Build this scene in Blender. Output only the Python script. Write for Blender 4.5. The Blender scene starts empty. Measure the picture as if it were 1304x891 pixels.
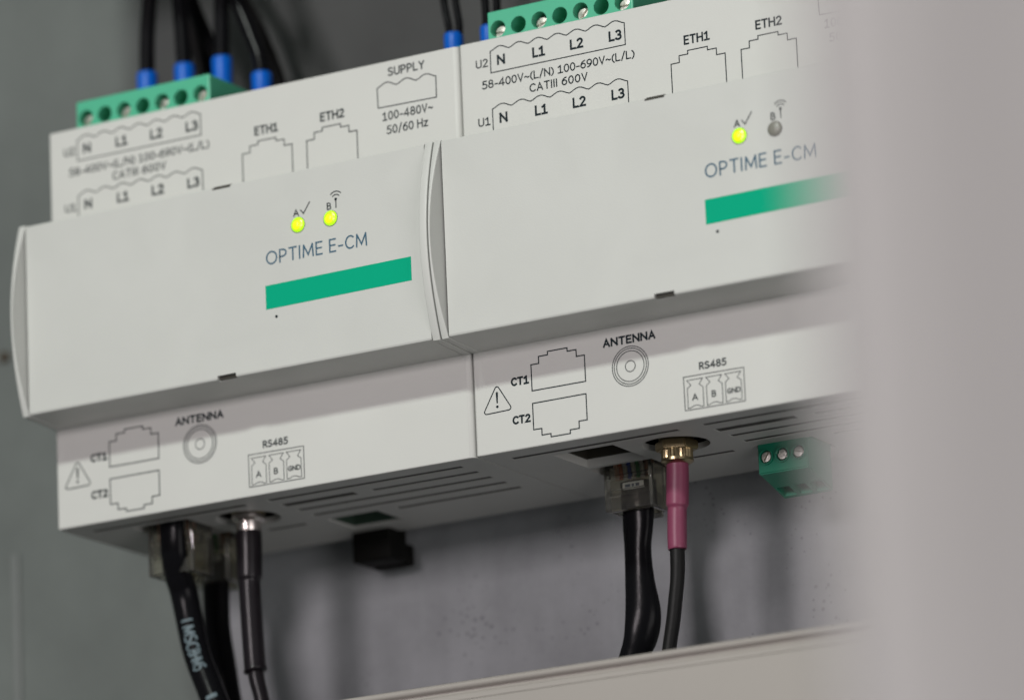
import bpy, bmesh, math, random
from mathutils import Vector, Matrix
random.seed(7)
MM = 0.001
PI = math.pi

# ------------------------------------------------------------------ camera
sc = bpy.context.scene
C = sc.collection
cam_d = bpy.data.cameras.new('camera')
cam = bpy.data.objects.new('camera', cam_d)
C.objects.link(cam)
right = Vector((0.86563807, 0.49887067, -0.04241206))
fwd = Vector((-0.47451296, 0.84448676, 0.24835371))
up = right.cross(fwd).normalized()
right = fwd.cross(up).normalized()
m = Matrix((right, up, -fwd)).transposed().to_4x4()
m.translation = Vector((0.549995, -0.961459, -0.261438))
cam.matrix_world = m
cam_d.sensor_width = 36.0
cam_d.lens = 192.98
cam_d.clip_start = 0.02
cam_d.clip_end = 20.0
cam_d.dof.use_dof = True
cam_d.dof.focus_distance = 1.137
cam_d.dof.aperture_fstop = 9.2
sc.camera = cam

# ------------------------------------------------------------------ light
world = bpy.data.worlds.new('World')
sc.world = world
world.use_nodes = True
bg = world.node_tree.nodes['Background']
bg.inputs[0].default_value = (0.92, 0.96, 1.0, 1)
bg.inputs[1].default_value = 0.09


def area(name, loc, target, sx, sy, power, col):
    ld = bpy.data.lights.new(name, 'AREA')
    ld.shape = 'RECTANGLE'
    ld.size = sx
    ld.size_y = sy
    ld.energy = power
    ld.color = col
    o = bpy.data.objects.new(name, ld)
    C.objects.link(o)
    o.location = loc
    o.rotation_euler = (Vector(target) - Vector(loc)).to_track_quat('-Z', 'Y').to_euler()
    return o


area('key_lamp', (-0.02, -1.35, 0.93), (0, 0, 0.04), 0.17, 0.10, 14.6, (0.93, 1.0, 0.93))
area('room_lamp', (-0.03, -1.5, 0.20), (0, 0, 0.02), 0.30, 0.26, 8.4, (1.0, 0.90, 0.93))
area('side_fill', (1.5, -0.95, -0.35), (0, 0, 0.02), 1.0, 1.0, 8.5, (1.0, 0.95, 0.95))  # added soft fill that lifts cheek faces and undersides, not a known source

sc.view_settings.view_transform = 'Standard'
sc.view_settings.look = 'None'
sc.view_settings.exposure = 0.0
sc.view_settings.gamma = 1.0


# ------------------------------------------------------------------ materials
def mat(name, col, rough=0.5, metal=0.0, spec=0.5, bump=0.0, bscale=2000.0, mottle=0.0, mscale=60.0,
        trans=0.0, ior=1.45, emit=None, estr=0.0, coat=0.0, sss=0.0):
    mt = bpy.data.materials.new(name)
    mt.use_nodes = True
    nt = mt.node_tree
    b = nt.nodes['Principled BSDF']
    b.inputs['Base Color'].default_value = (*col, 1)
    b.inputs['Roughness'].default_value = rough
    b.inputs['Metallic'].default_value = metal
    b.inputs['Specular IOR Level'].default_value = spec
    b.inputs['IOR'].default_value = ior
    b.inputs['Transmission Weight'].default_value = trans
    b.inputs['Coat Weight'].default_value = coat
    tc = nt.nodes.new('ShaderNodeTexCoord')
    if mottle > 0:
        n = nt.nodes.new('ShaderNodeTexNoise')
        n.inputs['Scale'].default_value = mscale
        n.inputs['Detail'].default_value = 6
        n.inputs['Roughness'].default_value = 0.65
        nt.links.new(tc.outputs['Object'], n.inputs['Vector'])
        r = nt.nodes.new('ShaderNodeMapRange')
        r.inputs['From Min'].default_value = 0.25
        r.inputs['From Max'].default_value = 0.75
        r.inputs['To Min'].default_value = 1 - mottle
        r.inputs['To Max'].default_value = 1 + mottle
        nt.links.new(n.outputs['Fac'], r.inputs['Value'])
        v = nt.nodes.new('ShaderNodeVectorMath')
        v.operation = 'SCALE'
        v.inputs[0].default_value = col
        nt.links.new(r.outputs['Result'], v.inputs['Scale'])
        nt.links.new(v.outputs['Vector'], b.inputs['Base Color'])
    if bump > 0:
        n2 = nt.nodes.new('ShaderNodeTexNoise')
        n2.inputs['Scale'].default_value = bscale
        n2.inputs['Detail'].default_value = 3
        nt.links.new(tc.outputs['Object'], n2.inputs['Vector'])
        bp = nt.nodes.new('ShaderNodeBump')
        bp.inputs['Strength'].default_value = bump
        bp.inputs['Distance'].default_value = 0.0001
        nt.links.new(n2.outputs['Fac'], bp.inputs['Height'])
        nt.links.new(bp.outputs['Normal'], b.inputs['Normal'])
    if emit:
        b.inputs['Emission Color'].default_value = (*emit, 1)
        b.inputs['Emission Strength'].default_value = estr
    return mt


def plastic(name, col, rough):
    """moulded ABS: fine grain, faint dust specks and scuffs"""
    mt = mat(name, col, rough, bump=0.25, bscale=3000, mottle=0.03, mscale=22)
    nt = mt.node_tree
    b = nt.nodes['Principled BSDF']
    tc = [n for n in nt.nodes if n.type == 'TEX_COORD'][0]
    src = b.inputs['Base Color'].links[0].from_socket
    ns = nt.nodes.new('ShaderNodeTexNoise')
    ns.inputs['Scale'].default_value = 45
    ns.inputs['Detail'].default_value = 5
    ns.inputs['Distortion'].default_value = 1.2
    nt.links.new(tc.outputs['Object'], ns.inputs['Vector'])
    rs = nt.nodes.new('ShaderNodeMapRange')
    rs.inputs['From Min'].default_value = 0.3
    rs.inputs['From Max'].default_value = 0.7
    rs.inputs['To Min'].default_value = rough - 0.09
    rs.inputs['To Max'].default_value = rough + 0.12
    nt.links.new(ns.outputs['Fac'], rs.inputs['Value'])
    nt.links.new(rs.outputs['Result'], b.inputs['Roughness'])
    v = nt.nodes.new('ShaderNodeTexVoronoi')
    v.inputs['Scale'].default_value = 190
    nt.links.new(tc.outputs['Object'], v.inputs['Vector'])
    n = nt.nodes.new('ShaderNodeTexNoise')
    n.inputs['Scale'].default_value = 24
    nt.links.new(tc.outputs['Object'], n.inputs['Vector'])
    rr = nt.nodes.new('ShaderNodeMapRange')        # speck radius varies from none to small
    rr.inputs['From Min'].default_value = 0.55
    rr.inputs['From Max'].default_value = 0.8
    rr.inputs['To Min'].default_value = 0.0
    rr.inputs['To Max'].default_value = 0.055
    nt.links.new(n.outputs['Fac'], rr.inputs['Value'])
    lt = nt.nodes.new('ShaderNodeMath')
    lt.operation = 'LESS_THAN'
    nt.links.new(v.outputs['Distance'], lt.inputs[0])
    nt.links.new(rr.outputs['Result'], lt.inputs[1])
    sc_ = nt.nodes.new('ShaderNodeMath')
    sc_.operation = 'MULTIPLY'
    sc_.inputs[1].default_value = 0.35
    nt.links.new(lt.outputs[0], sc_.inputs[0])
    mx = nt.nodes.new('ShaderNodeMix')
    mx.data_type = 'RGBA'
    mx.inputs['B'].default_value = (0.16, 0.15, 0.13, 1)
    nt.links.new(sc_.outputs[0], mx.inputs['Factor'])
    nt.links.new(src, mx.inputs['A'])
    nt.links.new(mx.outputs['Result'], b.inputs['Base Color'])
    return mt


def wall_mat():
    mt = mat('galvanised_steel', (0.30, 0.315, 0.32), 0.55, metal=0.0, spec=0.4)
    nt = mt.node_tree
    b = nt.nodes['Principled BSDF']
    tc = [n for n in nt.nodes if n.type == 'TEX_COORD'][0]
    n1 = nt.nodes.new('ShaderNodeTexNoise')
    n1.inputs['Scale'].default_value = 28
    n1.inputs['Detail'].default_value = 8
    n1.inputs['Roughness'].default_value = 0.7
    nt.links.new(tc.outputs['Object'], n1.inputs['Vector'])
    cr = nt.nodes.new('ShaderNodeValToRGB')
    cr.color_ramp.elements[0].position = 0.3
    cr.color_ramp.elements[0].color = (0.285, 0.30, 0.31, 1)
    cr.color_ramp.elements[1].position = 0.72
    cr.color_ramp.elements[1].color = (0.43, 0.45, 0.465, 1)
    nt.links.new(n1.outputs['Fac'], cr.inputs['Fac'])
    # vertical streaks in the coating
    mp = nt.nodes.new('ShaderNodeMapping')
    mp.inputs['Scale'].default_value = (110, 110, 9)
    nt.links.new(tc.outputs['Object'], mp.inputs['Vector'])
    n3 = nt.nodes.new('ShaderNodeTexNoise')
    n3.inputs['Scale'].default_value = 1
    n3.inputs['Detail'].default_value = 4
    nt.links.new(mp.outputs['Vector'], n3.inputs['Vector'])
    mr = nt.nodes.new('ShaderNodeMapRange')
    mr.inputs['To Min'].default_value = 0.80
    mr.inputs['To Max'].default_value = 1.20
    nt.links.new(n3.outputs['Fac'], mr.inputs['Value'])
    v = nt.nodes.new('ShaderNodeVectorMath')
    v.operation = 'SCALE'
    nt.links.new(cr.outputs['Color'], v.inputs[0])
    nt.links.new(mr.outputs['Result'], v.inputs['Scale'])
    # small pits
    vo = nt.nodes.new('ShaderNodeTexVoronoi')
    vo.inputs['Scale'].default_value = 560
    nt.links.new(tc.outputs['Object'], vo.inputs['Vector'])
    n4 = nt.nodes.new('ShaderNodeTexNoise')
    n4.inputs['Scale'].default_value = 70
    n4.inputs['Detail'].default_value = 1
    nt.links.new(tc.outputs['Object'], n4.inputs['Vector'])
    rr = nt.nodes.new('ShaderNodeMapRange')
    rr.inputs['From Min'].default_value = 0.42
    rr.inputs['From Max'].default_value = 0.75
    rr.inputs['To Min'].default_value = 0.0
    rr.inputs['To Max'].default_value = 0.30
    nt.links.new(n4.outputs['Fac'], rr.inputs['Value'])
    lt = nt.nodes.new('ShaderNodeMath')
    lt.operation = 'LESS_THAN'
    nt.links.new(vo.outputs['Distance'], lt.inputs[0])
    nt.links.new(rr.outputs['Result'], lt.inputs[1])
    k = nt.nodes.new('ShaderNodeMath')
    k.operation = 'MULTIPLY'
    k.inputs[1].default_value = 0.42
    nt.links.new(lt.outputs[0], k.inputs[0])
    mx = nt.nodes.new('ShaderNodeMix')
    mx.data_type = 'RGBA'
    mx.inputs['B'].default_value = (0.09, 0.095, 0.10, 1)
    nt.links.new(k.outputs[0], mx.inputs['Factor'])
    nt.links.new(v.outputs['Vector'], mx.inputs['A'])
    nt.links.new(mx.outputs['Result'], b.inputs['Base Color'])
    bp = nt.nodes.new('ShaderNodeBump')
    bp.inputs['Strength'].default_value = 0.5
    bp.inputs['Distance'].default_value = 0.0006
    nt.links.new(n1.outputs['Fac'], bp.inputs['Height'])
    nt.links.new(bp.outputs['Normal'], b.inputs['Normal'])
    return mt


M_BODY = plastic('housing_plastic', (0.555, 0.56, 0.53), 0.5)
M_COVER = plastic('cover_plastic', (0.54, 0.55, 0.52), 0.42)
M_DARK = mat('dark_plastic_and_shade', (0.03, 0.028, 0.02), 0.6)  # dark plastic; in vent slots and notches it stands in for shade
M_INK = mat('dark_print_ink', (0.008, 0.016, 0.02), 0.7, spec=0.2)
M_INKL = mat('slate_print_ink', (0.045, 0.11, 0.165), 0.6, spec=0.2)
M_STRIPE = mat('green_stripe_ink', (0.0, 0.36, 0.20), 0.6, spec=0.08, bump=0.2, bscale=3000)
M_LED = mat('lit_lamp_lens', (0.5, 0.8, 0.02), 0.25, emit=(0.36, 0.95, 0.0), estr=0.62, bump=1.0, bscale=900)
M_CORE = mat('lamp_core_glow', (0.7, 0.8, 0.02), 0.3, emit=(0.85, 1.0, 0.0), estr=0.85, bump=1.0, bscale=900)
M_LEDOFF = mat('unlit_lamp_lens', (0.2, 0.2, 0.165), 0.35, bump=1.0, bscale=900)
M_GREEN = mat('terminal_green_plastic', (0.075, 0.42, 0.255), 0.4, bump=0.15, bscale=2500, mottle=0.03)
M_GREEND = mat('connector_green_plastic', (0.008, 0.19, 0.11), 0.35, bump=0.15, bscale=2500, mottle=0.04)
M_HEADER = mat('dark_green_plastic', (0.045, 0.075, 0.055), 0.6, spec=0.1)
M_STEEL = mat('screw_steel', (0.75, 0.72, 0.66), 0.4, metal=1.0, bump=0.6, bscale=1200)
M_NICKEL = mat('nickel_plating', (0.85, 0.78, 0.74), 0.27, metal=1.0)
M_BRASS = mat('gold_plating', (0.40, 0.32, 0.19), 0.28, metal=1.0, bump=0.3, bscale=1500)
M_BLUE = mat('ferrule_blue_plastic', (0.0, 0.10, 0.50), 0.4, spec=0.35)
M_CABLE = mat('black_cable_jacket', (0.005, 0.005, 0.006), 0.24, spec=0.13, bump=0.5, bscale=500)
M_CABLEM = mat('black_matt_jacket', (0.007, 0.007, 0.007), 0.5, spec=0.25, bump=0.6, bscale=700)
M_CABLEG = mat('black_gloss_sleeve', (0.010, 0.008, 0.010), 0.3, spec=0.35, bump=0.2, bscale=600)
M_PINK = mat('pink_heat_shrink', (0.20, 0.042, 0.085), 0.42, bump=0.5, bscale=600, mottle=0.06, mscale=200)
M_CLEAR = mat('clear_polycarbonate', (0.85, 0.83, 0.74), 0.04, trans=0.97, ior=1.45)
M_BLACK = mat('black_plastic', (0.005, 0.005, 0.004), 0.6, spec=0.15)
M_DUCT = mat('beige_duct_plastic', (0.325, 0.30, 0.275), 0.5, mottle=0.03, mscale=20, bump=0.2)
M_POST = mat('cream_painted_steel', (0.345, 0.33, 0.325), 0.5, mottle=0.03, mscale=15, bump=0.2)
M_WALL = wall_mat()
M_SIDE = mat('grey_green_shaded_steel', (0.128, 0.142, 0.134), 0.5, mottle=0.15, mscale=30, bump=0.3, bscale=400)  # darker colour stands in for weaker light on the left and upper wall
M_ZINC = mat('bare_zinc', (0.155, 0.165, 0.16), 0.6, metal=0.0, mottle=0.1, mscale=80)
M_RUST = mat('rusty_bolt', (0.05, 0.035, 0.02), 0.7, mottle=0.3, mscale=300)
M_WHITE = mat('white_label_print', (0.12, 0.165, 0.185), 0.6)
M_LBL = mat('plug_label', (0.75, 0.8, 0.85), 0.4)
WC = [mat('core_orange', (0.42, 0.10, 0.02), 0.4), mat('core_white_orange', (0.5, 0.3, 0.2), 0.4),
      mat('core_green', (0.02, 0.2, 0.06), 0.4), mat('core_blue', (0.02, 0.06, 0.35), 0.4),
      mat('core_white', (0.5, 0.5, 0.48), 0.4), mat('core_brown', (0.13, 0.05, 0.02), 0.4)]


# ------------------------------------------------------------------ helpers (all lengths in mm)
def finish(bm, name, material, parent=None, smooth=False, angle=None, loc=None):
    me = bpy.data.meshes.new(name)
    bmesh.ops.scale(bm, vec=(MM, MM, MM), verts=bm.verts)
    bm.normal_update()
    if angle is not None:
        for f in bm.faces:
            f.smooth = True
        for e in bm.edges:
            if len(e.link_faces) == 2:
                e.smooth = e.calc_face_angle(0) < math.radians(angle)
    elif smooth:
        for f in bm.faces:
            f.smooth = True
    bm.to_mesh(me)
    bm.free()
    me.materials.append(material)
    return link(name, me, parent, loc)


def link(name, me, parent=None, loc=None):
    o = bpy.data.objects.new(name, me)
    C.objects.link(o)
    if parent:
        o.parent = parent
    if loc:
        o.location = Vector(loc) * MM
    return o


def lab(o, label):
    o['label'] = label
    return o


def thing(name, label, cat, loc=(0, 0, 0), group=None):
    o = bpy.data.objects.new(name, None)
    o.empty_display_size = 0.01
    C.objects.link(o)
    o.location = Vector(loc) * MM
    o['label'] = label
    o['category'] = cat
    if group:
        o['group'] = group
    return o


def add_box(bm, x0, x1, y0, y1, z0, z1, bev=0.0, seg=2):
    vs = [bm.verts.new((x, y, z)) for x in (x0, x1) for y in (y0, y1) for z in (z0, z1)]
    q = lambda *i: bm.faces.new([vs[k] for k in i])
    fs = [q(0, 1, 3, 2), q(4, 6, 7, 5), q(0, 4, 5, 1), q(2, 3, 7, 6), q(0, 2, 6, 4), q(1, 5, 7, 3)]
    if bev > 0:
        es = list({e for f in fs for e in f.edges})
        bmesh.ops.bevel(bm, geom=es, offset=bev, segments=seg, affect='EDGES', profile=0.5)
    return vs


def box(name, dims, material, parent=None, bev=0.0, seg=2, angle=50):
    bm = bmesh.new()
    add_box(bm, *dims, bev=bev, seg=seg)
    return finish(bm, name, material, parent, angle=angle if bev else None)


def add_prism(bm, pts, axis, a, b):
    """extrude closed polygon pts; axis 'x': pts are (y,z); 'y': (x,z); 'z': (x,y)"""
    def P(p, t):
        return {'x': (t, p[0], p[1]), 'y': (p[0], t, p[1]), 'z': (p[0], p[1], t)}[axis]
    A = [bm.verts.new(P(p, a)) for p in pts]
    B = [bm.verts.new(P(p, b)) for p in pts]
    n = len(pts)
    bm.faces.new(A)
    bm.faces.new(list(reversed(B)))
    for i in range(n):
        bm.faces.new((A[i], B[i], B[(i + 1) % n], A[(i + 1) % n]))
    bmesh.ops.recalc_face_normals(bm, faces=bm.faces)
    return A, B


def add_lathe(bm, prof, centre, seg=32, axis='z', flip=1, cap=True):
    """prof: (radius, height) list revolved about an axis through centre"""
    rings = []
    for r, h in prof:
        ring = []
        for k in range(seg):
            a = 2 * PI * k / seg
            c, s = r * math.cos(a), r * math.sin(a)
            if axis == 'z':
                p = (centre[0] + c, centre[1] + s, centre[2] + flip * h)
            else:
                p = (centre[0] + c, centre[1] + flip * h, centre[2] + s)
            ring.append(bm.verts.new(p))
        rings.append(ring)
    for i in range(len(rings) - 1):
        for k in range(seg):
            bm.faces.new((rings[i][k], rings[i][(k + 1) % seg], rings[i + 1][(k + 1) % seg], rings[i + 1][k]))
    if cap:
        bm.faces.new(rings[0])
        bm.faces.new(rings[-1])
    bmesh.ops.recalc_face_normals(bm, faces=bm.faces)


def lathe(name, prof, centre, material, parent=None, seg=32, axis='z', flip=1, angle=40):
    bm = bmesh.new()
    add_lathe(bm, prof, centre, seg, axis, flip)
    return finish(bm, name, material, parent, angle=angle)


def catmull(pts, n=8):
    out = []
    P = [pts[0]] + list(pts) + [pts[-1]]
    for i in range(1, len(P) - 2):
        p0, p1, p2, p3 = P[i - 1], P[i], P[i + 1], P[i + 2]
        for k in range(n):
            t = k / n
            out.append(tuple(0.5 * ((2 * b) + (-a + c) * t + (2 * a - 5 * b + 4 * c - d) * t * t + (-a + 3 * b - 3 * c + d) * t ** 3)
                             for a, b, c, d in zip(p0, p1, p2, p3)))
    out.append(tuple(pts[-1]))
    return out


def add_tube(bm, pts, seg=20, n=8):
    """pts: (x,y,z,rx,ry,twist) swept tube with oval section"""
    pts = [tuple(p) if len(p) == 6 else (p[0], p[1], p[2], p[3], p[3], 0.0) for p in pts]
    S = catmull(pts, n)
    rings = []
    ref = Vector((1, 0, 0))
    for i, s in enumerate(S):
        a = Vector(S[max(i - 1, 0)][:3])
        b = Vector(S[min(i + 1, len(S) - 1)][:3])
        t = (b - a).normalized()
        u = (ref - t * ref.dot(t)).normalized()
        v = t.cross(u)
        tw = s[5]
        ring = []
        for k in range(seg):
            an = 2 * PI * k / seg
            c, d = s[3] * math.cos(an), s[4] * math.sin(an)
            cc = c * math.cos(tw) - d * math.sin(tw)
            dd = c * math.sin(tw) + d * math.cos(tw)
            ring.append(bm.verts.new(Vector(s[:3]) + u * cc + v * dd))
        rings.append(ring)
    for i in range(len(rings) - 1):
        for k in range(seg):
            bm.faces.new((rings[i][k], rings[i][(k + 1) % seg], rings[i + 1][(k + 1) % seg], rings[i + 1][k]))
    bm.faces.new(rings[0])
    bm.faces.new(rings[-1])
    bmesh.ops.recalc_face_normals(bm, faces=bm.faces)


def tube(name, pts, material, parent=None, seg=20, n=8):
    bm = bmesh.new()
    add_tube(bm, pts, seg, n)
    return finish(bm, name, material, parent, angle=60)


def boolean_cut(obj, cutters, material=None):
    """cut the union of the cutter meshes out of obj and keep the result as its mesh"""
    bm = bmesh.new()
    for c in cutters:
        c(bm)
    co = finish(bm, 'cutter', M_DARK)
    par = obj.parent
    obj.parent = None
    md = obj.modifiers.new('cut', 'BOOLEAN')
    md.operation = 'DIFFERENCE'
    md.solver = 'EXACT'
    md.object = co
    md.use_self = True
    dg = bpy.context.evaluated_depsgraph_get()
    dg.update()
    me = bpy.data.meshes.new_from_object(obj.evaluated_get(dg))
    obj.modifiers.clear()
    obj.data = me
    obj.parent = par
    me.materials.clear()
    me.materials.append(M_BODY if material is None else material)
    bm = bmesh.new()
    bm.from_mesh(me)
    for f in bm.faces:
        f.material_index = 0
        f.smooth = max(abs(c) for c in f.normal) < 0.9995
    for e in bm.edges:
        e.smooth = len(e.link_faces) == 2 and e.calc_face_angle(0) < math.radians(35)
    bm.to_mesh(me)
    bm.free()
    cm = co.data
    bpy.data.objects.remove(co)
    bpy.data.meshes.remove(cm)


# printed graphics: flat on a face that looks along -y
def add_ribbon(bm, pts, y, w=0.24, closed=False):
    P = [Vector((p[0], p[1])) for p in pts]
    n = len(P)
    L, R = [], []
    for i in range(n):
        if closed:
            a, b = P[(i - 1) % n], P[(i + 1) % n]
        else:
            a, b = P[max(i - 1, 0)], P[min(i + 1, n - 1)]
        d1 = (P[i] - a).normalized() if (P[i] - a).length > 1e-6 else (b - P[i]).normalized()
        d2 = (b - P[i]).normalized() if (b - P[i]).length > 1e-6 else d1
        t = (d1 + d2).normalized() if (d1 + d2).length > 1e-6 else d1
        nn = Vector((-t.y, t.x))
        k = w / 2 / max(0.45, nn.dot(Vector((-d1.y, d1.x))))
        L.append(bm.verts.new((P[i].x + nn.x * k, y, P[i].y + nn.y * k)))
        R.append(bm.verts.new((P[i].x - nn.x * k, y, P[i].y - nn.y * k)))
    for i in range(n if closed else n - 1):
        j = (i + 1) % n
        bm.faces.new((L[i], R[i], R[j], L[j]))


def add_disc(bm, cx, cz, r, y, seg=24):
    bm.faces.new([bm.verts.new((cx + r * math.cos(2 * PI * k / seg), y, cz + r * math.sin(2 * PI * k / seg)))
                  for k in range(seg)])


def arc(cx, cz, r, a0, a1, n=12):
    return [(cx + r * math.cos(math.radians(a0 + (a1 - a0) * k / n)), cz + r * math.sin(math.radians(a0 + (a1 - a0) * k / n)))
            for k in range(n + 1)]


def graphic(name, y, material, parent, lines=(), closed=(), discs=(), w=0.24, label=None):
    bm = bmesh.new()
    for l in lines:
        add_ribbon(bm, l, y, w)
    for l in closed:
        add_ribbon(bm, l, y, w, True)
    for d in discs:
        add_disc(bm, d[0], d[1], d[2], y)
    o = finish(bm, name, material, parent)
    if label:
        o['label'] = label
    return o


def _e(cx, cz, rx, rz, a0, a1, n=None):
    n = n or max(4, int(abs(a1 - a0) / 18))
    return [(cx + rx * math.cos(math.radians(a0 + (a1 - a0) * k / n)), cz + rz * math.sin(math.radians(a0 + (a1 - a0) * k / n)))
            for k in range(n + 1)]


GLYPH = {
    'N': [[(0, 0), (0, 1)], [(0, 0.97), (.56, 0.03)], [(.56, 0), (.56, 1)]],
    'L': [[(0, 1), (0, 0), (.42, 0)]],
    '1': [[(.02, .80), (.25, .97)], [(.25, 1), (.25, 0)], [(.0, 0), (.48, 0)]],
    '2': [_e(.25, .73, .22, .27, 155, -25) + [(.02, .0), (.5, 0)]],
    '3': [_e(.22, .75, .22, .25, 140, -80), _e(.21, .265, .27, .265, 85, -145)],
    'U': [[(0, 1), (0, .36)] + _e(.27, .32, .27, .32, 180, 360) + [(.54, .36), (.54, 1)]],
    'E': [[(.42, 1), (0, 1), (0, 0), (.42, 0)], [(0, .52), (.38, .52)]],
    'T': [[(0, 1), (.52, 1)], [(.26, 1), (.26, 0)]],
    'H': [[(0, 0), (0, 1)], [(.56, 0), (.56, 1)], [(0, .52), (.56, .52)]],
    'S': [_e(.25, .76, .22, .24, 35, 255) + _e(.23, .26, .26, .26, 78, -145)],
    'P': [[(0, 0), (0, 1), (.2, 1)] + _e(.2, .72, .27, .28, 90, -90) + [(0, .44)]],
    'Y': [[(0, 1), (.26, .46), (.52, 1)], [(.26, .46), (.26, 0)]],
    'C': [_e(.33, .5, .33, .5, 48, 312)],
    'A': [[(0, 0), (.28, 1), (.56, 0)], [(.1, .32), (.46, .32)]],
    'R': [[(0, 0), (0, 1), (.2, 1)] + _e(.2, .74, .25, .26, 90, -90) + [(0, .48)], [(.24, .48), (.5, 0)]],
    '4': [[(.42, 0), (.42, 1), (0, .27), (.56, .27)]],
    '8': [_e(.25, .76, .2, .24, -90, 270), _e(.25, .26, .25, .26, -270, 90)],
    '5': [[(.44, 1), (.07, 1), (.05, .58)] + _e(.19, .31, .28, .31, 100, -140)],
    'B': [[(0, 0), (0, 1), (.2, 1)] + _e(.2, .765, .22, .235, 90, -90) + [(0, .53)], [(.18, .53)] + _e(.2, .265, .28, .265, 90, -90) + [(0, 0)]],
    'G': [_e(.33, .5, .33, .5, 50, 305) + [(.57, .12), (.57, .47), (.34, .47)]],
    'D': [[(0, 0), (0, 1), (.18, 1)] + _e(.18, .5, .4, .5, 90, -90) + [(0, 0)]],
    'I': [[(0, 0), (0, 1)]],
    'O': [_e(.37, .5, .37, .5, 0, 360)],
    'M': [[(0, 0), (.04, .98)], [(.04, .98), (.36, .16), (.68, .98)], [(.68, .98), (.72, 0)]],
    '6': [_e(.27, .31, .24, .31, 0, 360), _e(.55, .36, .52, .64, 100, 182)],
    '9': [_e(.25, .69, .24, .31, 0, 360), _e(-.03, .64, .52, .64, -80, 2)],
    '0': [_e(.26, .5, .24, .5, 0, 360)],
    '-': [[(.02, .36), (.3, .36)]],
    '~': [[(.02 + .046 * k, .42 + .09 * math.sin(k / 10 * 2 * PI)) for k in range(11)]],
    '(': [_e(.42, .42, .4, .62, 120, 240, 12)],
    ')': [_e(-.2, .42, .4, .62, 60, -60, 12)],
    '/': [[(0, -.08), (.34, 1.08)]],
    'V': [[(0, 1), (.27, 0), (.54, 1)]],
    'W': [[(0, 1), (.2, 0), (.4, .9), (.6, 0), (.8, 1)]],
    'z': [[(0, .68), (.38, .68), (0, 0), (.4, 0)]],
    ' ': [],
}


def strokes(s, gap=0.24):
    """centre lines of the word s at cap height 1, and its width"""
    out = []
    x = 0.0
    for ch in s:
        g = GLYPH[ch]
        if not g:
            x += 0.34
            continue
        lo = min(p[0] for l in g for p in l)
        hi = max(p[0] for l in g for p in l)
        out += [[(p[0] - lo + x, p[1]) for p in l] for l in g]
        x += hi - lo + (gap if hi - lo > 0.06 else gap * 1.15)
    return out, x - gap


def lettering(s, x0, x1, zb, cap, y, material, parent, w=0.22, gap=0.24):
    """printed word from x0 to x1 with its baseline at height zb and the given cap height"""
    st, wd = strokes(s, gap)
    sx = (x1 - x0 - w) / max(wd, 0.01)
    sz = cap - w
    bm = bmesh.new()
    for i, l in enumerate(st):
        pts = [(x0 + w / 2 + a * sx, zb + w / 2 + b * sz) for a, b in l]
        yy = y - 0.002 * (i % 3)
        if (Vector(pts[0]) - Vector(pts[-1])).length < 1e-5:
            add_ribbon(bm, pts[:-1], yy, w, True)
        else:
            # square the open ends off by half a stroke
            for a, b in ((0, 1), (-1, -2)):
                d = (Vector(pts[a]) - Vector(pts[b])).normalized() * w * 0.45
                pts[a] = tuple(Vector(pts[a]) + d)
            add_ribbon(bm, pts, yy, w)
    o = finish(bm, 'lettering', material, parent)
    o['label'] = 'printed text ' + s
    return o


# ------------------------------------------------------------------ background plate, rail, duct
def cyl_cut(x, y0, y1, z, r, seg=28):
    return lambda bm: add_lathe(bm, [(r, 0), (r, y1 - y0)], (x, y0, z), seg, 'y')


def box_cut(*d):
    return lambda bm: add_box(bm, *d)


plate = box('mounting_plate', (-101, 420, 58, 60, -330, 72), M_WALL)
plate['kind'] = 'structure'
side = box('back_wall', (-420, 420, 61.5, 64, -330, 420), M_SIDE)
side['kind'] = 'structure'

strip = thing('zinc_strip', 'narrow pale vertical metal strip on the grey wall at the far left edge', 'metal strip', (-158.5, 61, -130))
box('strip_face', (-1.1, 1.1, -0.3, 0.6, -200, 143), M_ZINC, strip, bev=0.5)

bolt = thing('rusty_bolt', 'small dark rusty bolt head on the wall beside the left meter module', 'bolt', (-160.5, 61.5, 60))
lathe('bolt_head', [(1.0, 0), (1.0, 0.8), (0.7, 1.0)], (0, 0, 0), M_RUST, bolt, 6, 'y', -1)
lathe('washer', [(1.4, 0), (1.4, 0.3)], (0, 0.0, 0), M_RUST, bolt, 24, 'y', -1)

rail = thing('mounting_rail', 'steel mounting rail hidden behind the two meter modules', 'rail', (0, 58, 45))
bm = bmesh.new()
add_prism(bm, [(-7.4, -17.5), (-6.4, -17.5), (-6.4, -12.5), (0, -12.5), (0, 12.5), (-6.4, 12.5), (-6.4, 17.5), (-7.4, 17.5),
               (-7.4, 11.5), (-1, 11.5), (-1, -11.5), (-7.4, -11.5)], 'x', -100, 100)
finish(bm, 'rail_profile', M_ZINC, rail)

duct = thing('cable_duct', 'beige plastic cable duct with a lipped cover running below the modules', 'cable duct', (0, 0, 0))
bm = bmesh.new()
dp = [(-8.0, -52.0), (-8.0, -120), (57.5, -120), (57.5, -118), (-5, -118), (-5, -53)]
add_prism(bm, dp, 'x', -240, 330)
finish(bm, 'duct_body', M_DUCT, duct)
bm = bmesh.new()
cp = [(-6.3, -52.4), (-9.6, -52.4)] + [(-9.6, -51.4), (-9.2, -51.0), (-8.6, -50.8), (-8.5, -50.2)] + \
     [(-9.3, -49.9), (-9.6, -49.3), (-9.3, -48.7), (-8.6, -48.4), (-7.4, -48.4), (-6.6, -48.8), (-6.3, -49.6)]
add_prism(bm, cp, 'x', -240, 330)
o = finish(bm, 'duct_lip', M_DUCT, duct, angle=60)
box('duct_cover', (-240, 330, -9.9, -8.0, -120.5, -52.45), M_DUCT, duct, bev=0.4)


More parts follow.
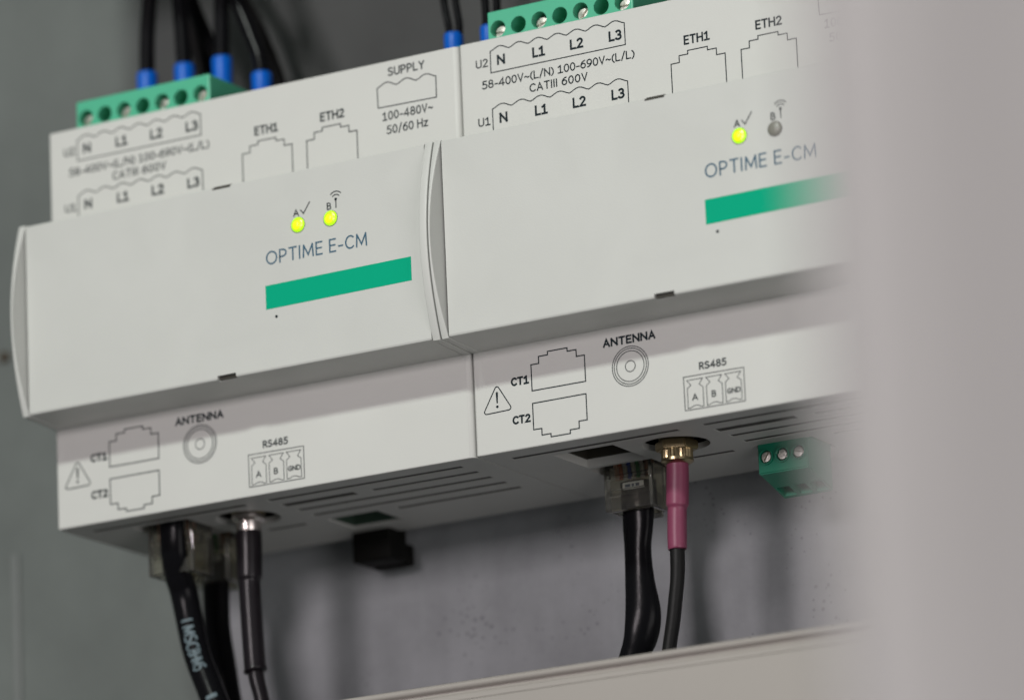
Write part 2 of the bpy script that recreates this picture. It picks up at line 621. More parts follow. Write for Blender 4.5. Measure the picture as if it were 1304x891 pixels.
# the duct above, just out of frame: the wires rise into it and it shades their upper ends
udct = thing('upper_cable_duct', 'beige slotted cable duct above the modules that the black wires rise into', 'cable duct', (0, 0, 0))
bm = bmesh.new()
add_prism(bm, [(-8.0, 139), (-8.0, 196), (-6.2, 196), (-6.2, 140.8), (20, 140.8), (20, 139)], 'x', -118, 330)
finish(bm, 'duct_front', M_DUCT, udct)
bm = bmesh.new()
add_prism(bm, [(40, 139), (40, 140.8), (56, 140.8), (56, 196), (57.8, 196), (57.8, 139)], 'x', -118, 330)
finish(bm, 'duct_back', M_DUCT, udct)
box('duct_cover', (-118, 330, -10, 57.8, 196.2, 198.2), M_DUCT, udct, bev=0.4)

# ------------------------------------------------------------------ meter modules
H = 89.35
W = 105.0
SLOTS = [(5.0, 44.4, 6.5), (50.3, 98.4, 6.0), (50.2, 68.5, 12.1), (72.5, 98.6, 12.1), (50.3, 98.4, 18.1),
         (50.2, 98.4, 24.2), (34.7, 44.7, 30.4), (67.8, 98.5, 30.3)]
PORT1 = (13.3, 27.5, 9.0, 23.6)
PORT2 = (12.6, 27.8, 25.2, 39.5)
COAX = (38.0, 17.2)


def scallop(x0, x1, z, n, h=0.85):
    """row of shallow arches between x0 and x1"""
    out = []
    p = (x1 - x0) / n
    for k in range(n):
        for j in range(8):
            t = j / 8
            # rounded hump with a soft valley
            out.append((x0 + p * (k + t), z + h * (0.5 - 0.5 * math.cos(2 * PI * t)) ** 0.75))
    out.append((x1, z))
    return out


def build_module(label, lamp_b_lit):
    t = thing('meter_module', label, 'meter module', (0, 0, 0), 'energy meter modules side by side')
    # housing
    bm = bmesh.new()
    add_box(bm, 0.22, W - 0.22, 0, 49.6, 0, H)
    vert = [e for e in bm.edges if abs(e.verts[0].co.z - e.verts[1].co.z) > 1 and e.verts[0].co.y < 1]
    bmesh.ops.bevel(bm, geom=[e for e in vert if e.verts[0].co.x > 50], offset=1.25, segments=5, affect='EDGES', profile=0.5)
    vert = [e for e in bm.edges if abs(e.verts[0].co.z - e.verts[1].co.z) > 1 and e.verts[0].co.y < 1 and e.verts[0].co.x < 50]
    bmesh.ops.bevel(bm, geom=vert, offset=0.45, segments=3, affect='EDGES', profile=0.5)
    oth = [e for e in bm.edges if abs(e.verts[0].co.z - e.verts[1].co.z) < 0.01 and e.verts[0].co.y < 1 and e.verts[1].co.y < 1]
    bmesh.ops.bevel(bm, geom=oth, offset=0.3, segments=2, affect='EDGES', profile=0.5)
    hs = finish(bm, 'housing', M_BODY, t, angle=35)
    cuts = [box_cut(a, b, y - (1.45 if 12 < y < 13 and b < 70 else 0.95), y + (1.45 if 12 < y < 13 and b < 70 else 0.95), -1, 3.2) for a, b, y in SLOTS]
    cuts.append(box_cut(PORT1[0], PORT1[1], PORT1[2], PORT1[3], -1, 12))
    cuts.append(box_cut(PORT2[0], PORT2[1], PORT2[2], PORT2[3], -1, 12))
    cuts.append(lambda bm: add_lathe(bm, [(7.1, 0), (7.1, 8)], (COAX[0], COAX[1], -1), 40, 'z'))
    cuts.append(box_cut(50.3, 63.2, 29.4, 41.0, -1, 7))
    cuts.append(box_cut(4.6, 42.6, 2.6, 41.5, 80, H + 1))      # well for the voltage terminals
    cuts.append(box_cut(83.0, 101.5, 19.0, 41.5, 80, H + 1))   # well for the supply terminals
    boolean_cut(hs, cuts)
    for a, b, y in SLOTS:
        box('vent_slot_shade', (a + 0.02, b - 0.02, y - (1.43 if 12 < y < 13 and b < 70 else 0.93), y + (1.43 if 12 < y < 13 and b < 70 else 0.93), 0.15, 3.1), M_DARK, hs)  # near-flush dark filler paints in the shade of the slot
    for i, (a, b, c, d) in enumerate((PORT1, PORT2)):
        bm = bmesh.new()
        add_box(bm, a + 0.1, b - 0.1, c + 0.1, d - 0.1, 8.5, 11.9)
        add_box(bm, a + 0.1, b - 0.1, d - 0.6, d - 0.1, 1.7, 8.45)
        add_box(bm, a + 0.1, a + 0.6, c + 0.1, d - 0.65, 1.7, 8.45)
        add_box(bm, b - 0.6, b - 0.1, c + 0.1, d - 0.65, 1.7, 8.45)
        s = finish(bm, 'network_socket', M_DARK, t)
        bm = bmesh.new()
        for k in range(8):
            x = a + 3.2 + k * 1.08
            add_box(bm, x, x + 0.45, d - 3.2, d - 0.6, 7.4, 8.49)
        finish(bm, 'contact_pins', M_BRASS, s)
        # the narrowed keying ledge at the front of each opening
        box('socket_shroud', (a + 0.65, b - 0.65, c + 0.15, c + 3.0, 1.7, 8.4), M_DARK, hs)
    bm = bmesh.new()
    add_box(bm, 51, 62.5, 30, 40.2, 5.8, 6.9)
    add_box(bm, 50.4, 63.1, 40.25, 40.9, 0.5, 6.9)
    add_box(bm, 50.4, 50.9, 29.5, 40.2, 0.5, 6.9)
    finish(bm, 'terminal_header', M_HEADER, hs)
    lathe('antenna_socket', [(7.0, 1.3), (7.0, 6.9), (0.5, 6.9), (0.5, 6.4), (6.6, 6.4), (6.6, 1.3), (7.0, 1.3)], (COAX[0], COAX[1], 0), M_DARK, t, 40)

    # cover nose
    bm = bmesh.new()
    add_prism(bm, [(0.4, 66.2), (-12.0, 65.1), (-12.45, 64.95), (-12.6, 64.6), (-12.6, 23.3), (-12.45, 22.95), (-12.0, 22.8), (0.4, 22.1)],
              'x', 2.1, 102.9)
    cv = finish(bm, 'front_cover', M_COVER, t, angle=35)
    boolean_cut(cv, [box_cut(50.3, 54.9, -14, -11.4, 64.45, 67), box_cut(50.3, 54.9, -14, -11.4, 21.5, 23.75)], M_COVER)
    box('release_notch_shade', (50.4, 54.8, -11.9, -11.3, 64.3, 65.3), M_DARK, cv)  # dark plates paint the shade inside both cover notches
    box('release_notch_shade', (50.4, 54.8, -11.9, -11.3, 22.9, 23.8), M_DARK, cv)

    # bowed side cheeks
    n = 26
    prof = []
    for k in range(n + 1):
        u = k / n
        z = 22.7 + (65.3 - 22.7) * u
        prof.append((-12.3 - 4.0 * math.sin(PI * u) ** 0.9, z))
    prof = [(0.5, 22.05)] + prof + [(0.5, 66.3)]
    for a, b in ((0.16, 2.0), (W - 0.16, W - 2.0)):
        bm = bmesh.new()
        A, B = add_prism(bm, prof, 'x', a, b)
        for v in B:      # drafted inner face: the rim thins towards the front
            v.co.x += (a - b) / abs(a - b) * max(0.0, -12.0 - v.co.y) * (0.32 if a < 50 else 0.0)
        es = [e for e in bm.edges if abs(e.verts[0].co.x - e.verts[1].co.x) < 0.4 and min(e.verts[0].co.y, e.verts[1].co.y) < -8
              and abs(e.verts[0].co.z - e.verts[1].co.z) < 4]
        bmesh.ops.bevel(bm, geom=es, offset=0.22, segments=3, affect='EDGES', profile=0.5, clamp_overlap=True)
        finish(bm, 'side_cheek', M_COVER, t, angle=35)

    # ---- print on the housing (front face y = 0)
    y = -0.035
    P = hs
    I = M_INK
    for z, s in ((83.15, 'U2'), (70.45, 'U1')):
        lettering(s, 4.05, 7.0, z + (0.15 if s == 'U2' else 0.05), 1.85, y, I, P, 0.28)
        lettering('N', 9.2, 11.15, z, 2.3, y, I, P, 0.47)
        lettering('L1', 17.75, 20.85, z - 0.05, 2.3, y, I, P, 0.47)
        lettering('L2', 26.8, 30.0, z - 0.08, 2.3, y, I, P, 0.47)
        lettering('L3', 36.05, 39.15, z - 0.12, 2.3, y, I, P, 0.47)
    sc7 = scallop(7.65, 39.88, 86.5, 7)
    graphic('terminal_outline', y, I, P, closed=[sc7 + [(39.9, 81.75), (7.62, 81.8)]], w=0.23)
    sc8 = scallop(7.6, 40.0, 73.85, 7)
    graphic('terminal_outline', y, I, P, lines=[[(7.6, 66.9)] + sc8 + [(40.02, 66.9)]], w=0.23)
    lettering('58-400V~(L/N) 100-690V~(L/L)', 5.3, 41.95, 78.5, 1.85, y, I, P, 0.28, 0.2)
    lettering('CATIII 600V', 16.7, 30.65, 75.75, 1.85, y, I, P, 0.29)
    for s, x0, x1, ex in (('ETH1', 53.55, 59.6, 50.33), ('ETH2', 70.2, 76.3, 66.65)):
        lettering(s, x0, x1, 78.95, 2.05, y, I, P, 0.38)
        st = [(0, -8.6), (0, 0), (1.95, 0), (1.95, 1.45), (4.0, 1.45), (4.0, 2.2), (8.6, 2.2), (8.6, 1.45), (10.65, 1.45), (10.65, 0.0),
              (12.62, 0), (12.62, -8.6)]
        graphic('socket_outline', y, I, P, lines=[[(ex + a, 75.45 + b) for a, b in st]], w=0.23)
    lettering('SUPPLY', 87.45, 96.5, 85.85, 1.95, y, I, P, 0.31)
    sb = scallop(84.65, 99.2, 83.7, 3, 0.95)
    graphic('terminal_outline', y, I, P, closed=[sb + [(99.15, 79.05), (84.75, 79.3)]], w=0.23)
    lettering('100-480V~', 85.7, 98.2, 76.2, 1.95, y, I, P, 0.29)
    lettering('50/60 Hz', 86.6, 96.85, 73.1, 1.95, y, I, P, 0.29)
    lettering('CT1', 9.15, 13.5, 13.55, 1.85, y, I, P, 0.42)
    lettering('CT2', 9.15, 13.5, 5.38, 1.85, y, I, P, 0.42)
    a1 = [(14.1, 11.87), (14.1, 17.42), (15.95, 17.42), (15.95, 18.9), (18.12, 18.9), (18.12, 19.62), (22.78, 19.62), (22.78, 18.9),
          (24.88, 18.9), (24.88, 17.45), (26.78, 17.45), (26.78, 11.87)]
    a2 = [(14.08, 9.2), (14.08, 3.62), (16.0, 3.62), (16.0, 2.2), (18.1, 2.2), (18.1, 1.5), (22.67, 1.5), (22.67, 2.25), (24.8, 2.25),
          (24.8, 3.75), (26.73, 3.75), (26.73, 9.25)]
    graphic('socket_outline', y, I, P, closed=[a1], w=0.25)
    graphic('socket_outline', y, I, P, closed=[a2], w=0.25)
    lettering('ANTENNA', 31.2, 43.5, 18.15, 1.85, y, I, P, 0.41)
    cc = (37.35, 13.36)
    graphic('antenna_symbol', y, I, P, closed=[arc(*cc, r, 0, 352.5, 47) for r in (4.2, 3.75, 3.2, 1.15)], w=0.17)
    # warning triangle with rounded corners
    tri = arc(5.76, 13.6, 0.5, 160, 20, 4) + arc(8.4, 9.25, 0.5, 30, -90, 5) + arc(3.1, 9.1, 0.5, -90, -210, 5)
    graphic('warning_sign', y, I, P, closed=[tri], w=0.24, label='printed warning triangle')
    bm = bmesh.new()
    add_disc(bm, 5.7, 9.85, 0.3, y, 14)
    bm.faces.new([bm.verts.new((a, y, b)) for a, b in ((5.45, 12.8), (5.55, 10.55), (5.85, 10.55), (5.98, 12.8), (5.85, 13.0), (5.58, 13.0))])
    finish(bm, 'exclamation_mark', I, P)
    lettering('RS485', 53.15, 59.45, 9.95, 1.62, y, I, P, 0.3)
    graphic('terminal_outline', y, I, P, closed=[[(49.45, 9.0), (63.28, 8.9), (63.25, 1.9), (49.5, 2.0)]], w=0.17)
    for x0 in (50.2, 54.6, 58.95):
        pin = [(x0 - 0.05, 8.2), (x0 + 3.6, 8.2), (x0 + 2.75, 7.05), (x0 + 3.6, 6.4), (x0 + 3.6, 2.35)] + \
              [(x0 + 3.0, 2.4), (x0 + 2.4, 2.7), (x0 + 1.8, 2.8), (x0 + 1.2, 2.7), (x0 + 0.6, 2.4)] + \
              [(x0, 2.35), (x0, 6.5), (x0 + 0.85, 7.1)]
        graphic('pin_outline', y, I, P, closed=[pin], w=0.15)
    lettering('A', 51.2, 52.55, 3.8, 1.45, y, I, P, 0.24)
    lettering('B', 55.7, 56.75, 3.85, 1.42, y, I, P, 0.24)
    lettering('GND', 59.25, 62.35, 3.95, 1.15, y, I, P, 0.22)

    # ---- print on the cover (y = -12.6)
    y = -12.635
    P = cv
    lettering('OPTIME E-CM', 63.3, 88.3, 45.65, 3.0, y, M_INKL, P, 0.35)
    bm = bmesh.new()
    bm.faces.new([bm.verts.new((a, y, b)) for a, b in ((62.95, 36.05), (98.75, 36.35), (98.75, 41.5), (62.95, 41.25))])
    finish(bm, 'colour_stripe', M_STRIPE, P)
    graphic('reset_dot', y, M_INK, P, discs=[(65.45, 34.2, 0.33)])
    lettering('A', 70.4, 71.85, 55.0, 1.55, y, M_INK, P, 0.25)
    lettering('B', 78.75, 79.85, 55.0, 1.6, y, M_INK, P, 0.25)
    graphic('tick_mark', y, M_INK, P, lines=[[(72.2, 56.3), (72.95, 55.35), (74.6, 57.7)]], w=0.24, label='printed tick mark')
    graphic('antenna_sign', y, M_INK, P, lines=[[(81.0, 57.0), (81.02, 55.1)], arc(81.03, 57.0, 1.75, 42, 138), arc(81.03, 57.0, 1.05, 38, 142)],
            discs=[(81.0, 57.05, 0.32)], w=0.23, label='printed radio mast sign')
    for x, lit in ((71.5, True), (79.55, lamp_b_lit)):
        rr = 1.62 if lit else 1.5
        bm = bmesh.new()
        add_lathe(bm, [(rr, -0.3), (rr, 0.12), (rr - 0.3, 0.35), (rr - 0.8, 0.5), (0.25, 0.56)], (x, -12.6, 53.15), 20, 'y', -1)
        led = finish(bm, 'indicator_lamp', M_LED if lit else M_LEDOFF, t, angle=20)
        led['label'] = 'lit yellow green status lamp' if lit else 'unlit dark status lamp'
        bm = bmesh.new()
        add_ribbon(bm, arc(x, 53.1, rr + 0.08, 0, 345, 23), -12.63, 0.12, True)
        finish(bm, 'lamp_rim', M_DARK, led)
        if lit:
            lathe('lamp_core', [(0.95, 0.40), (0.8, 0.60), (0.3, 0.72), (0.02, 0.74)], (x - 0.1, -12.6, 53.0), M_CORE, led, 18, 'y', -1)
    return t


modL = build_module('left white grey meter module with both lamps A and B glowing yellow green', True)
modL.location = (-W * MM, 0, 0)
modR = build_module('right white grey meter module with lamp B dark, partly hidden by the cream post', False)


# ------------------------------------------------------------------ terminal blocks
def terminal_block(label, x0, n, y0, y1, ztop, zbot, zh, screws, loc, pitch=5.0, open_top=True):
    """screw terminal block with a row of round holes in its front"""
    t = thing('terminal_block', label, 'terminal block', loc, 'green terminal blocks')
    bm = bmesh.new()
    add_box(bm, x0, x0 + n * pitch, y0, y1, zbot, ztop, bev=0.35, seg=2)
    b = finish(bm, 'block_body', M_GREEN, t, angle=40)
    cuts = [cyl_cut(x0 + pitch * (k + 0.5), y0 - 1, y0 + 6.5, zh, 1.82) for k in range(n)]
    if open_top:
        cuts += [box_cut(x0 + pitch * k + 0.9, x0 + pitch * (k + 1) - 0.9, y1 - 8.5, y1 - 2.5, ztop - 6, ztop + 1) for k in range(n)]
    boolean_cut(b, cuts, M_GREEN)
    for k in screws:
        x = x0 + pitch * (k + 0.5)
        ang = random.uniform(-1, 1)
        bm = bmesh.new()
        add_lathe(bm, [(1.6, 0), (1.6, 2.4), (1.35, 2.8), (0.01, 2.9)], (0, 0, 0), 22, 'y', -1)
        s = finish(bm, 'screw', M_STEEL, t, angle=40)
        boolean_cut(s, [lambda bm: add_box(bm, -2, 2, -4, -2.0, -0.28, 0.28)], M_STEEL)
        s.location = Vector((x, y0 + 4.3, zh - 0.5)) * MM
        s.rotation_euler = (0, ang, 0)
    return t


terminal_block('green seven hole terminal block on top of the left module', 5.55, 7, 3.0, 20.5, 96.35, 82, 92.25, (0, 2, 4, 6),
               (-105, 0, 0), open_top=False)
terminal_block('green seven hole terminal block on top of the right module', 5.55, 7, 3.0, 20.5, 96.35, 82, 92.25, (0, 2, 4, 6),
               (0, 0, 0), open_top=False)
terminal_block('green rear terminal block under the four blue ferrules of the left module', 5.55, 7, 22.0, 38.0, 96.0, 82, 91.5, (),
               (-105, 0, 0))
terminal_block('green rear terminal block behind the seven hole block of the right module', 5.55, 7, 22.0, 38.0, 96.0, 82, 91.5, (),
               (0, 0, 0))
terminal_block('small green supply terminal block just showing over the seam between the modules', 84.4, 3, 20.0, 38.0, 96.5, 82, 91.5, (),
               (-105, 0, 0))


# ------------------------------------------------------------------ wires with blue ferrules
def ferruled_wire(label, x, y, z0, ztop, paths, r=1.75, fr=2.35, group='black wires with blue ferrules'):
    t = thing('ferruled_wire', label, 'wire', (x, y, z0), group)
    h = ztop - z0
    lathe('ferrule', [(1.3, -3), (1.3, 0), (fr * 0.86, 0.2), (fr * 0.95, h * 0.35), (fr, h - 0.6), (fr - 0.25, h)], (0, 0, 0), M_BLUE, t, 28)
    for p in paths:
        tube('wire', [(a - x, b - y, c - z0, r) for a, b, c in p], M_CABLE, t, seg=20)
    return t


G = 'black wires with blue ferrules'
ferruled_wire('black wire in the leftmost blue ferrule of the left module', -96.9, 28, 97, 108.8,
              [[(-96.9, 28, 107), (-96.6, 28, 117), (-95.6, 28, 127), (-94.9, 28, 137), (-94, 29, 155), (-92, 32, 180)]])
ferruled_wire('black wire in the second blue ferrule from the left', -86.9, 28, 97, 108.8,
              [[(-86.9, 28, 107), (-87.3, 28, 117), (-87.8, 28, 125), (-88.3, 28, 136), (-89, 29, 155), (-90, 32, 180)]])
ferruled_wire('black wire in the third blue ferrule, above the end of the green block', -76.9, 28, 97, 108.6,
              [[(-76.9, 28, 107), (-76.7, 28, 116), (-76.4, 28, 124), (-76, 28, 136), (-75, 29, 155), (-73, 32, 180)]])
ferruled_wire('black wire leaning left out of the blue ferrule right of the green block', -66.6, 28, 97, 103.0,
              [[(-66.4, 28, 101), (-67.0, 28, 106.5), (-68.9, 28, 112), (-71.6, 28, 119), (-74.0, 28, 125), (-78.5, 29, 136), (-83, 31, 155), (-86, 34, 180)]])
t = thing('slack_wire', 'loose black wire rising behind the second blue ferrule', 'wire', (-88, 40, 96), 'loose black wires behind the ferrules')
tube('wire_jacket', [(a + 88, b - 40, c - 96, 1.8) for a, b, c in [(-88.0, 40, 96), (-89.0, 40, 107), (-90.1, 40, 113.0), (-92.0, 40, 120), (-93.2, 40, 129), (-94.2, 40, 142), (-95, 41, 180)]], M_CABLEM, t)
t = thing('slack_wire', 'loose black wire slanting up to the left between the second and third ferrules', 'wire', (-82, 41, 96), 'loose black wires behind the ferrules')
tube('wire_jacket', [(a + 82, b - 41, c - 96, 1.8) for a, b, c in [(-84.5, 43, 96), (-85.1, 42, 106), (-86.1, 40, 112.2), (-87.8, 38, 119.0), (-90.5, 37, 127.1), (-93.7, 37, 139.9), (-100, 37, 180)]], M_CABLE, t)
t = thing('slack_wire', 'loose black wire deep behind the leaning wire right of the green block', 'wire', (-76, 50, 90), 'loose black wires behind the ferrules')
tube('wire_jacket', [(a + 76, b - 50, c - 90, 1.8) for a, b, c in [(-74, 50, 90), (-75.5, 50, 106), (-79, 49, 118), (-83.5, 47, 129), (-89, 44, 142), (-96, 42, 180)]], M_CABLEM, t)
ferruled_wire('pair of thin black wires sharing the blue ferrule behind the seam', -17.1, 28, 96, 102.4,
              [[(-18.0, 28, 99), (-18.2, 28, 104), (-19.2, 28, 110.6), (-19.8, 28, 122), (-20.5, 30, 150), (-21, 32, 180)],
               [(-16.2, 28, 99), (-15.6, 28, 103.8), (-16.3, 28, 110), (-16.9, 28, 121), (-17.5, 30, 150), (-18, 32, 180)]], r=0.85, fr=2.2)
ferruled_wire('pair of thin black wires in the blue ferrule half hidden by the right green block', -8.3, 28, 96, 102.4,
              [[(-8.9, 28, 99), (-8.8, 28, 104), (-8.9, 28, 110), (-9.1, 28, 121), (-9.5, 30, 150), (-10, 32, 180)],
               [(-7.4, 28, 99), (-6.2, 28, 104), (-6.0, 28, 110), (-6.2, 28, 121), (-6.5, 30, 150), (-7, 32, 180)]], r=0.9, fr=1.9)


# ------------------------------------------------------------------ network plugs and cables
def network_cable(label, x, y, zb, path, r0):
    """clear modular plug (front left corner x, front face y, lower end zb) with its cable"""
    t = thing('network_cable', label, 'network cable', (x + 5.85, y + 4.1, zb), 'network cables with clear plugs')
    ox, oy = x + 5.85, y + 4.1
    w, d, h = 11.7, 8.0, 21.0
    bm = bmesh.new()
    add_box(bm, -w / 2, w / 2, -d / 2, d / 2, 0, h, bev=0.5)
    p = finish(bm, 'plug_body', M_CLEAR, t, angle=40)
    boolean_cut(p, [lambda bm: add_box(bm, -4.6, 4.6, -2.7, 2.9, -1, 9.5), lambda bm: add_box(bm, -4.9, 4.9, -d / 2 - 1, -d / 2 + 0.8, 3.2, 4.6),
                    lambda bm: add_box(bm, -4.9, 4.9, -d / 2 - 1, -d / 2 + 0.7, 7.0, 7.8)], M_CLEAR)
    bm = bmesh.new()
    add_box(bm, -3, 3, d / 2 + 0.7, d / 2 + 1.7, -0.5, 15, bev=0.2)
    finish(bm, 'latch_tab', M_CLEAR, p, angle=40)
    box('plug_label', (-1.8, 3.2, -2.64, -2.5, 4.6, 6.0), M_LBL, p)
    bm = bmesh.new()
    for a, b in ((-1.2, 0.1), (0.4, 1.0), (1.3, 2.2)):
        add_box(bm, a, b, -2.69, -2.645, 4.95, 5.6)
    finish(bm, 'label_marks', mat('label_blue_ink', (0.02, 0.06, 0.12), 0.5), p)
    for k in range(8):
        xx = -3.6 + k * 1.02
        bm = bmesh.new()
        add_lathe(bm, [(0.46, 7.0), (0.46, 19)], (xx, -1.6, 0), 10, 'z')
        o = finish(bm, 'core_wire', WC[(1, 0, 4, 3, 4, 2, 4, 5)[k]], t, angle=60)
    bm = bmesh.new()
    for k in range(8):
        xx = -3.6 + k * 1.02
        add_box(bm, xx - 0.15, xx + 0.15, -d / 2 + 0.2, -0.5, 15.5, 20)
    finish(bm, 'contact_blades', M_BRASS, t)
    tube('cable_jacket', [(a - ox, b - oy, c - zb) + tuple(q) for a, b, c, *q in path], M_CABLE, t, seg=28, n=10)
    return t


network_cable('clear network plug with flat twisted black cable under the right module', 14.2, 28.7, -9.0,
              [(20.0, 33, -2.5, 3.6, 2.4, 0), (20.0, 33, -7.7, 3.6, 2.4, 0), (19.7, 33, -12, 3.5, 2.2, 0.05), (19.4, 33, -17, 3.1, 2.2, 0.1), (19.5, 33, -23.7, 3.25, 2.2, -0.1),
               (19.9, 33, -30.5, 3.8, 2.2, -0.35), (19.1, 33, -35.4, 3.6, 2.1, -0.5), (17.2, 33, -39.2, 3.0, 2.1, -0.4),
               (15.0, 33, -43, 2.7, 2.2, -0.2), (12, 33, -50, 2.9, 2.3, 0), (9, 33, -70, 3, 2.4, 0), (8, 33, -100, 3, 2.4, 0)], 3)
cabA = network_cable('clear front network plug with thick black cable under the left module', -89.4, 11.5, -10.8,
              [(-82.2, 10.4, 0.5, 2.9, 1.6, 0), (-82.3, 10.6, -2.5, 3.0, 1.8, 0), (-82.6, 11.6, -6.5, 3.1, 2.1, 0), (-83.4, 14.4, -10.9, 3.1, 2.7, 0), (-83.5, 16.4, -14.0, 3.1, 2.9, 0), (-82.9, 17, -18.7, 3.05, 2.9, 0),
               (-81.0, 17, -27.6, 3.0, 2.9, 0), (-78.3, 17, -34.8, 3.0, 2.9, 0), (-75.6, 17, -41.1, 3.0, 2.9, 0), (-71, 18, -50, 3, 2.9, 0), (-60, 22, -75, 3, 2.9, 0), (-58, 24, -100, 3, 2.9, 0)], 3)
network_cable('clear rear network plug with matt black cable under the left module', -91.4, 28.7, -9.6,
              [(-85.7, 33, -3, 3.0, 2.4, 0), (-85.8, 33, -9.6, 3.1, 2.5, 0), (-85.7, 33, -19.2, 3.0, 2.5, 0), (-84.4, 33, -28.0, 2.9, 2.5, 0),
               (-83.2, 33, -36.2, 2.9, 2.5, 0), (-81, 33, -46, 2.9, 2.5, 0), (-76, 33, -70, 2.9, 2.5, 0), (-74, 33, -100, 2.9, 2.5, 0)], 3)

# pale print running down the front left cable
ax = [(-83.3, 17, -16.6), (-82.9, 17, -18.7), (-82.0, 17, -23.2), (-81.0, 17, -27.6), (-80.0, 17, -30.4), (-79, 17, -33.2), (-78.3, 17, -34.8), (-76.9, 17, -38), (-75.6, 17, -41.1), (-73, 17.6, -46)]


def on_cable(s, phi):
    """point on the cable surface: s runs 0..1 along ax, phi around it (0 faces the front)"""
    f = s * (len(ax) - 1)
    i = min(int(f), len(ax) - 2)
    a, b = Vector(ax[i]), Vector(ax[i + 1])
    p = a.lerp(b, f - i)
    t = (b - a).normalized()
    u = (Vector((1, 0, 0)) - t * t.x).normalized()
    v = t.cross(u)
    if v.y > 0:
        v = -v
    return p + (u * math.sin(phi) + v * math.cos(phi)) * 3.09


def cable_print(word, s0, s1):
    st, wd = strokes(word, 0.2)
    bm = bmesh.new()
    add = []
    for i, l in enumerate(st):
        fine = []
        for a, b in zip(l[:-1], l[1:]):
            for k in range(4):
                fine.append((a[0] + (b[0] - a[0]) * k / 4, a[1] + (b[1] - a[1]) * k / 4))
        fine.append(l[-1])
        add_ribbon(bm, fine, -0.01 * (i % 3), 0.19)
    for v in bm.verts:
        s_ = s0 + (s1 - s0) * v.co.x / wd
        ph = 0.32 + (v.co.z - 0.5) * 0.85
        p = on_cable(s_, ph)
        v.co = p + (p - on_cable(s_, ph + PI)).normalized() * (-v.co.y) - Vector((-83.55, 15.6, -10.8))
    o = finish(bm, 'cable_print', M_WHITE, cabA)
    o['label'] = 'pale worn lettering running down the cable'


cable_print('I MSC8HM5', 0.17, 0.52)
cable_print('I 4', 0.80, 0.98)


# ------------------------------------------------------------------ antenna leads
def knurled(name, r, z0, z1, material, parent, n=28):
    bm = bmesh.new()
    pts = []
    for k in range(n * 2):
        a = PI * k / n
        rr = r if k % 2 else r - 0.22
        pts.append((rr * math.cos(a), rr * math.sin(a)))
    add_prism(bm, pts, 'z', z0, z1)
    return finish(bm, name, material, parent)


t = thing('antenna_lead', 'pink sleeved black antenna lead with gold screw connector under the right module', 'antenna cable', (38.1, 17.2, -4),
          'antenna leads screwed into the modules')
lathe('connector_washer', [(3.7, 5.6), (3.7, 4.8), (3.4, 4.5)], (0, 0, 0), M_BRASS, t, 36)
bm = bmesh.new()
add_prism(bm, [(4.6 * math.cos(PI / 3 * k + 0.35), 4.6 * math.sin(PI / 3 * k + 0.35)) for k in range(6)], 'z', 2.6, 4.6)
bmesh.ops.bevel(bm, geom=[e for e in bm.edges], offset=0.3, segments=2, affect='EDGES')
finish(bm, 'hex_nut', M_BRASS, t, angle=30)
knurled('knurled_ring', 3.3, 0.6, 2.7, M_BRASS, t)
lathe('ring_collar', [(3.4, 0.75), (3.4, 0.2), (3.1, 0.0), (2.6, -0.3)], (0, 0, 0), M_BRASS, t, 36)
tube('heat_shrink', [(0, 0, 1.0, 2.3), (-0.1, 0, -2, 2.32), (-0.3, 0, -5, 2.35), (-0.5, 0, -8.2, 2.35), (-0.55, 0, -8.9, 2.3), (-0.6, 0, -9.5, 2.02), (-0.7, 0, -10.4, 2.0),
                     (-0.9, 0, -14, 2.03), (-1.05, 0, -17.7, 1.98), (-1.05, 0, -17.95, 1.75)], M_PINK, t, seg=28, n=5)
tube('cable_jacket', [(-1.0, 0, -16, 1.5), (-1.1, 0, -18.5, 1.55), (-1.2, 0, -21.5, 1.55), (-1.5, 0, -24.8, 1.5), (-2.2, 0, -29, 1.5), (-2.9, 0, -33, 1.5), (-3.8, 0, -37, 1.48),
                      (-4.4, 0, -40, 1.5), (-5.4, 0, -46, 1.5), (-7, 2, -60, 1.5), (-8, 4, -95, 1.5)], M_CABLEM, t)

t = thing('antenna_lead', 'black sleeved antenna lead with silver connector under the left module', 'antenna cable', (-66.9, 17.2, -4),
          'antenna leads screwed into the modules')
lathe('connector_washer', [(3.7, 5.6), (3.7, 4.8), (3.4, 4.5)], (0, 0, 0), M_BRASS, t, 36)
lathe('connector_ring', [(3.6, 4.6), (3.6, 3.5), (2.7, 3.0), (2.65, 0.6), (2.5, 0.1)], (0, 0, 0), M_NICKEL, t, 36)
tube('rubber_sleeve', [(0, 0, 1.0, 2.75), (-0.05, 0, -1, 2.85), (-0.1, 0, -5, 2.8), (-0.2, 0, -8.6, 2.75), (-0.2, 0, -9.3, 2.65), (-0.2, 0, -9.9, 2.4), (-0.2, 0, -12, 2.4),
                       (0.0, 0, -17, 2.4), (0.2, 0, -22, 2.4), (0.55, 0, -28.6, 2.4), (0.6, 0, -29.4, 2.6), (0.65, 0, -29.9, 2.1)], M_CABLEG, t, seg=28, n=5)
tube('cable_jacket', [(0.6, 0, -28, 1.6), (0.75, 0, -30.5, 1.75), (1.1, 0, -32.5, 1.7), (1.6, 0, -34.5, 1.65), (2.3, 0, -38, 1.6), (3, 0, -46, 1.6), (4, 2, -60, 1.6), (5, 4, -95, 1.6)], M_CABLEG, t)


# ------------------------------------------------------------------ pluggable connector under the right module
t = thing('plug_connector', 'green three screw plug connector hanging under the right module beside the post', 'connector', (50.7, 29.0, -9.7))
bm = bmesh.new()
w = 11.5
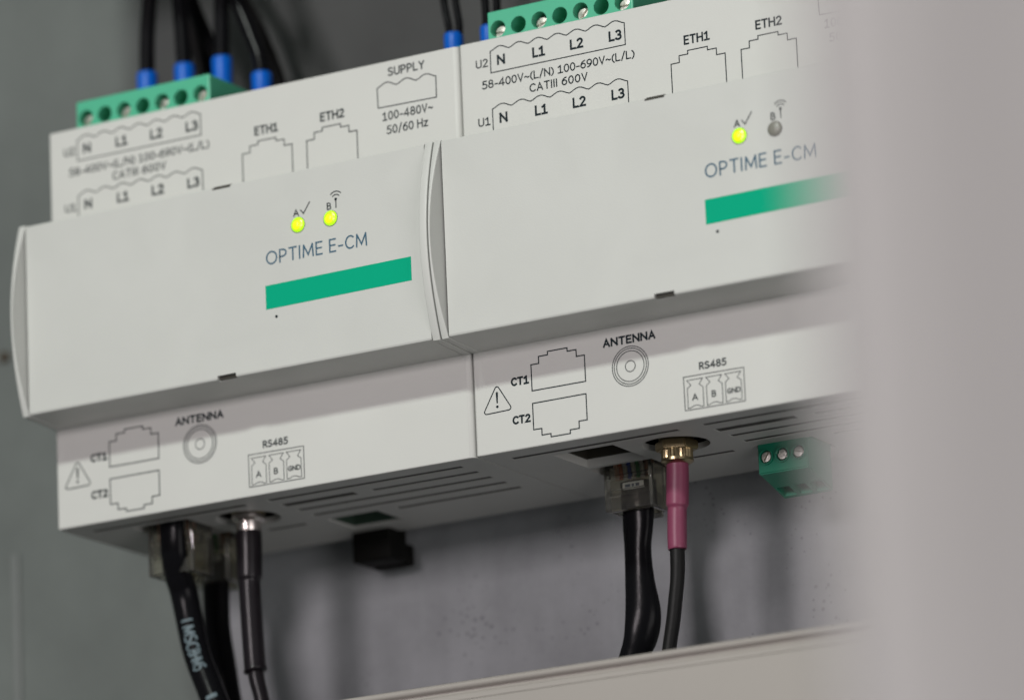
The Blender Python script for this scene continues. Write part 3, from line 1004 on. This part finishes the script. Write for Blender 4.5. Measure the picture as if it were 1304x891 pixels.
# profile (y,z) relative to t: vertical screw face, chamfer, wire entry face
add_prism(bm, [(0, 15), (0, 3.4), (5.6, 1.9), (11.3, 0.2), (11.3, 15)], 'x', 0, w)
es = [e for e in bm.edges]
bmesh.ops.bevel(bm, geom=es, offset=0.25, segments=2, affect='EDGES')
b = finish(bm, 'plug_body', M_GREEND, t, angle=30)
cuts = [lambda bm, k=k: add_lathe(bm, [(1.5, 0), (1.5, 3)], (2.05 + 3.75 * k, -1, 6.85), 24, 'y') for k in range(3)]
cuts += [lambda bm, k=k: add_box(bm, 0.75 + 3.75 * k, 3.6 + 3.75 * k, 6.4, 10.2, -1, 6) for k in range(3)]
boolean_cut(b, cuts, M_GREEND)
for k in range(3):
    bm = bmesh.new()
    add_lathe(bm, [(1.65, 0.0), (1.65, 0.45), (1.4, 0.45), (1.4, -0.5)], (0, 0, 0), 24, 'y', -1, cap=False)
    c = finish(bm, 'screw_collar', M_GREEND, t, angle=40)
    c.location = Vector((2.05 + 3.75 * k, 0, 6.85)) * MM
    bm = bmesh.new()
    add_lathe(bm, [(1.25, 0), (1.25, 1.3), (1.0, 1.6), (0.01, 1.68)], (0, 0, 0), 22, 'y', -1)
    s = finish(bm, 'screw', M_STEEL, t, angle=40)
    boolean_cut(s, [lambda bm: add_box(bm, -2, 2, -3, -1.0, -0.22, 0.22)], M_STEEL)
    s.location = Vector((2.05 + 3.75 * k, 1.4, 6.85)) * MM
    s.rotation_euler = (0, (-0.95, 0.5, 0.1)[k], 0)

# black plug beyond the left module
t = thing('plug_connector', 'black plug connector hanging in shadow under the rear edge of the left module', 'connector', (-58.1, 45, -7.2))
box('plug_body', (0.2, 9.9, 0, 7.5, 0.5, 11), M_BLACK, t, bev=0.5)
box('latch', (1.0, 9.9, 7.4, 10.5, 0.2, 4.8), M_BLACK, t, bev=0.3)

# ------------------------------------------------------------------ blurred cabinet post close to the camera
post = thing('cabinet_post', 'out of focus cream painted cabinet post filling the right edge', 'cabinet post', (317.4, -482.0, -150))
rt = Vector((0.866, 0.499))
bk = Vector((-0.49, 0.87))
prof = [(0.0, 30), (0.0, 2.6), (0.2, 2.0), (0.8, 1.6), (3.5, 0.9), (7.0, 0.3), (12.0, 0.0), (16.0, 0.2), (17.2, 0.6),
        (18.8, 0.8), (60, 0.2), (62, 0.9), (62, 30)]
bm = bmesh.new()
add_prism(bm, [tuple(rt * a + bk * b) for a, b in prof], 'z', -260, 330)
finish(bm, 'post_profile', M_POST, post, angle=40)
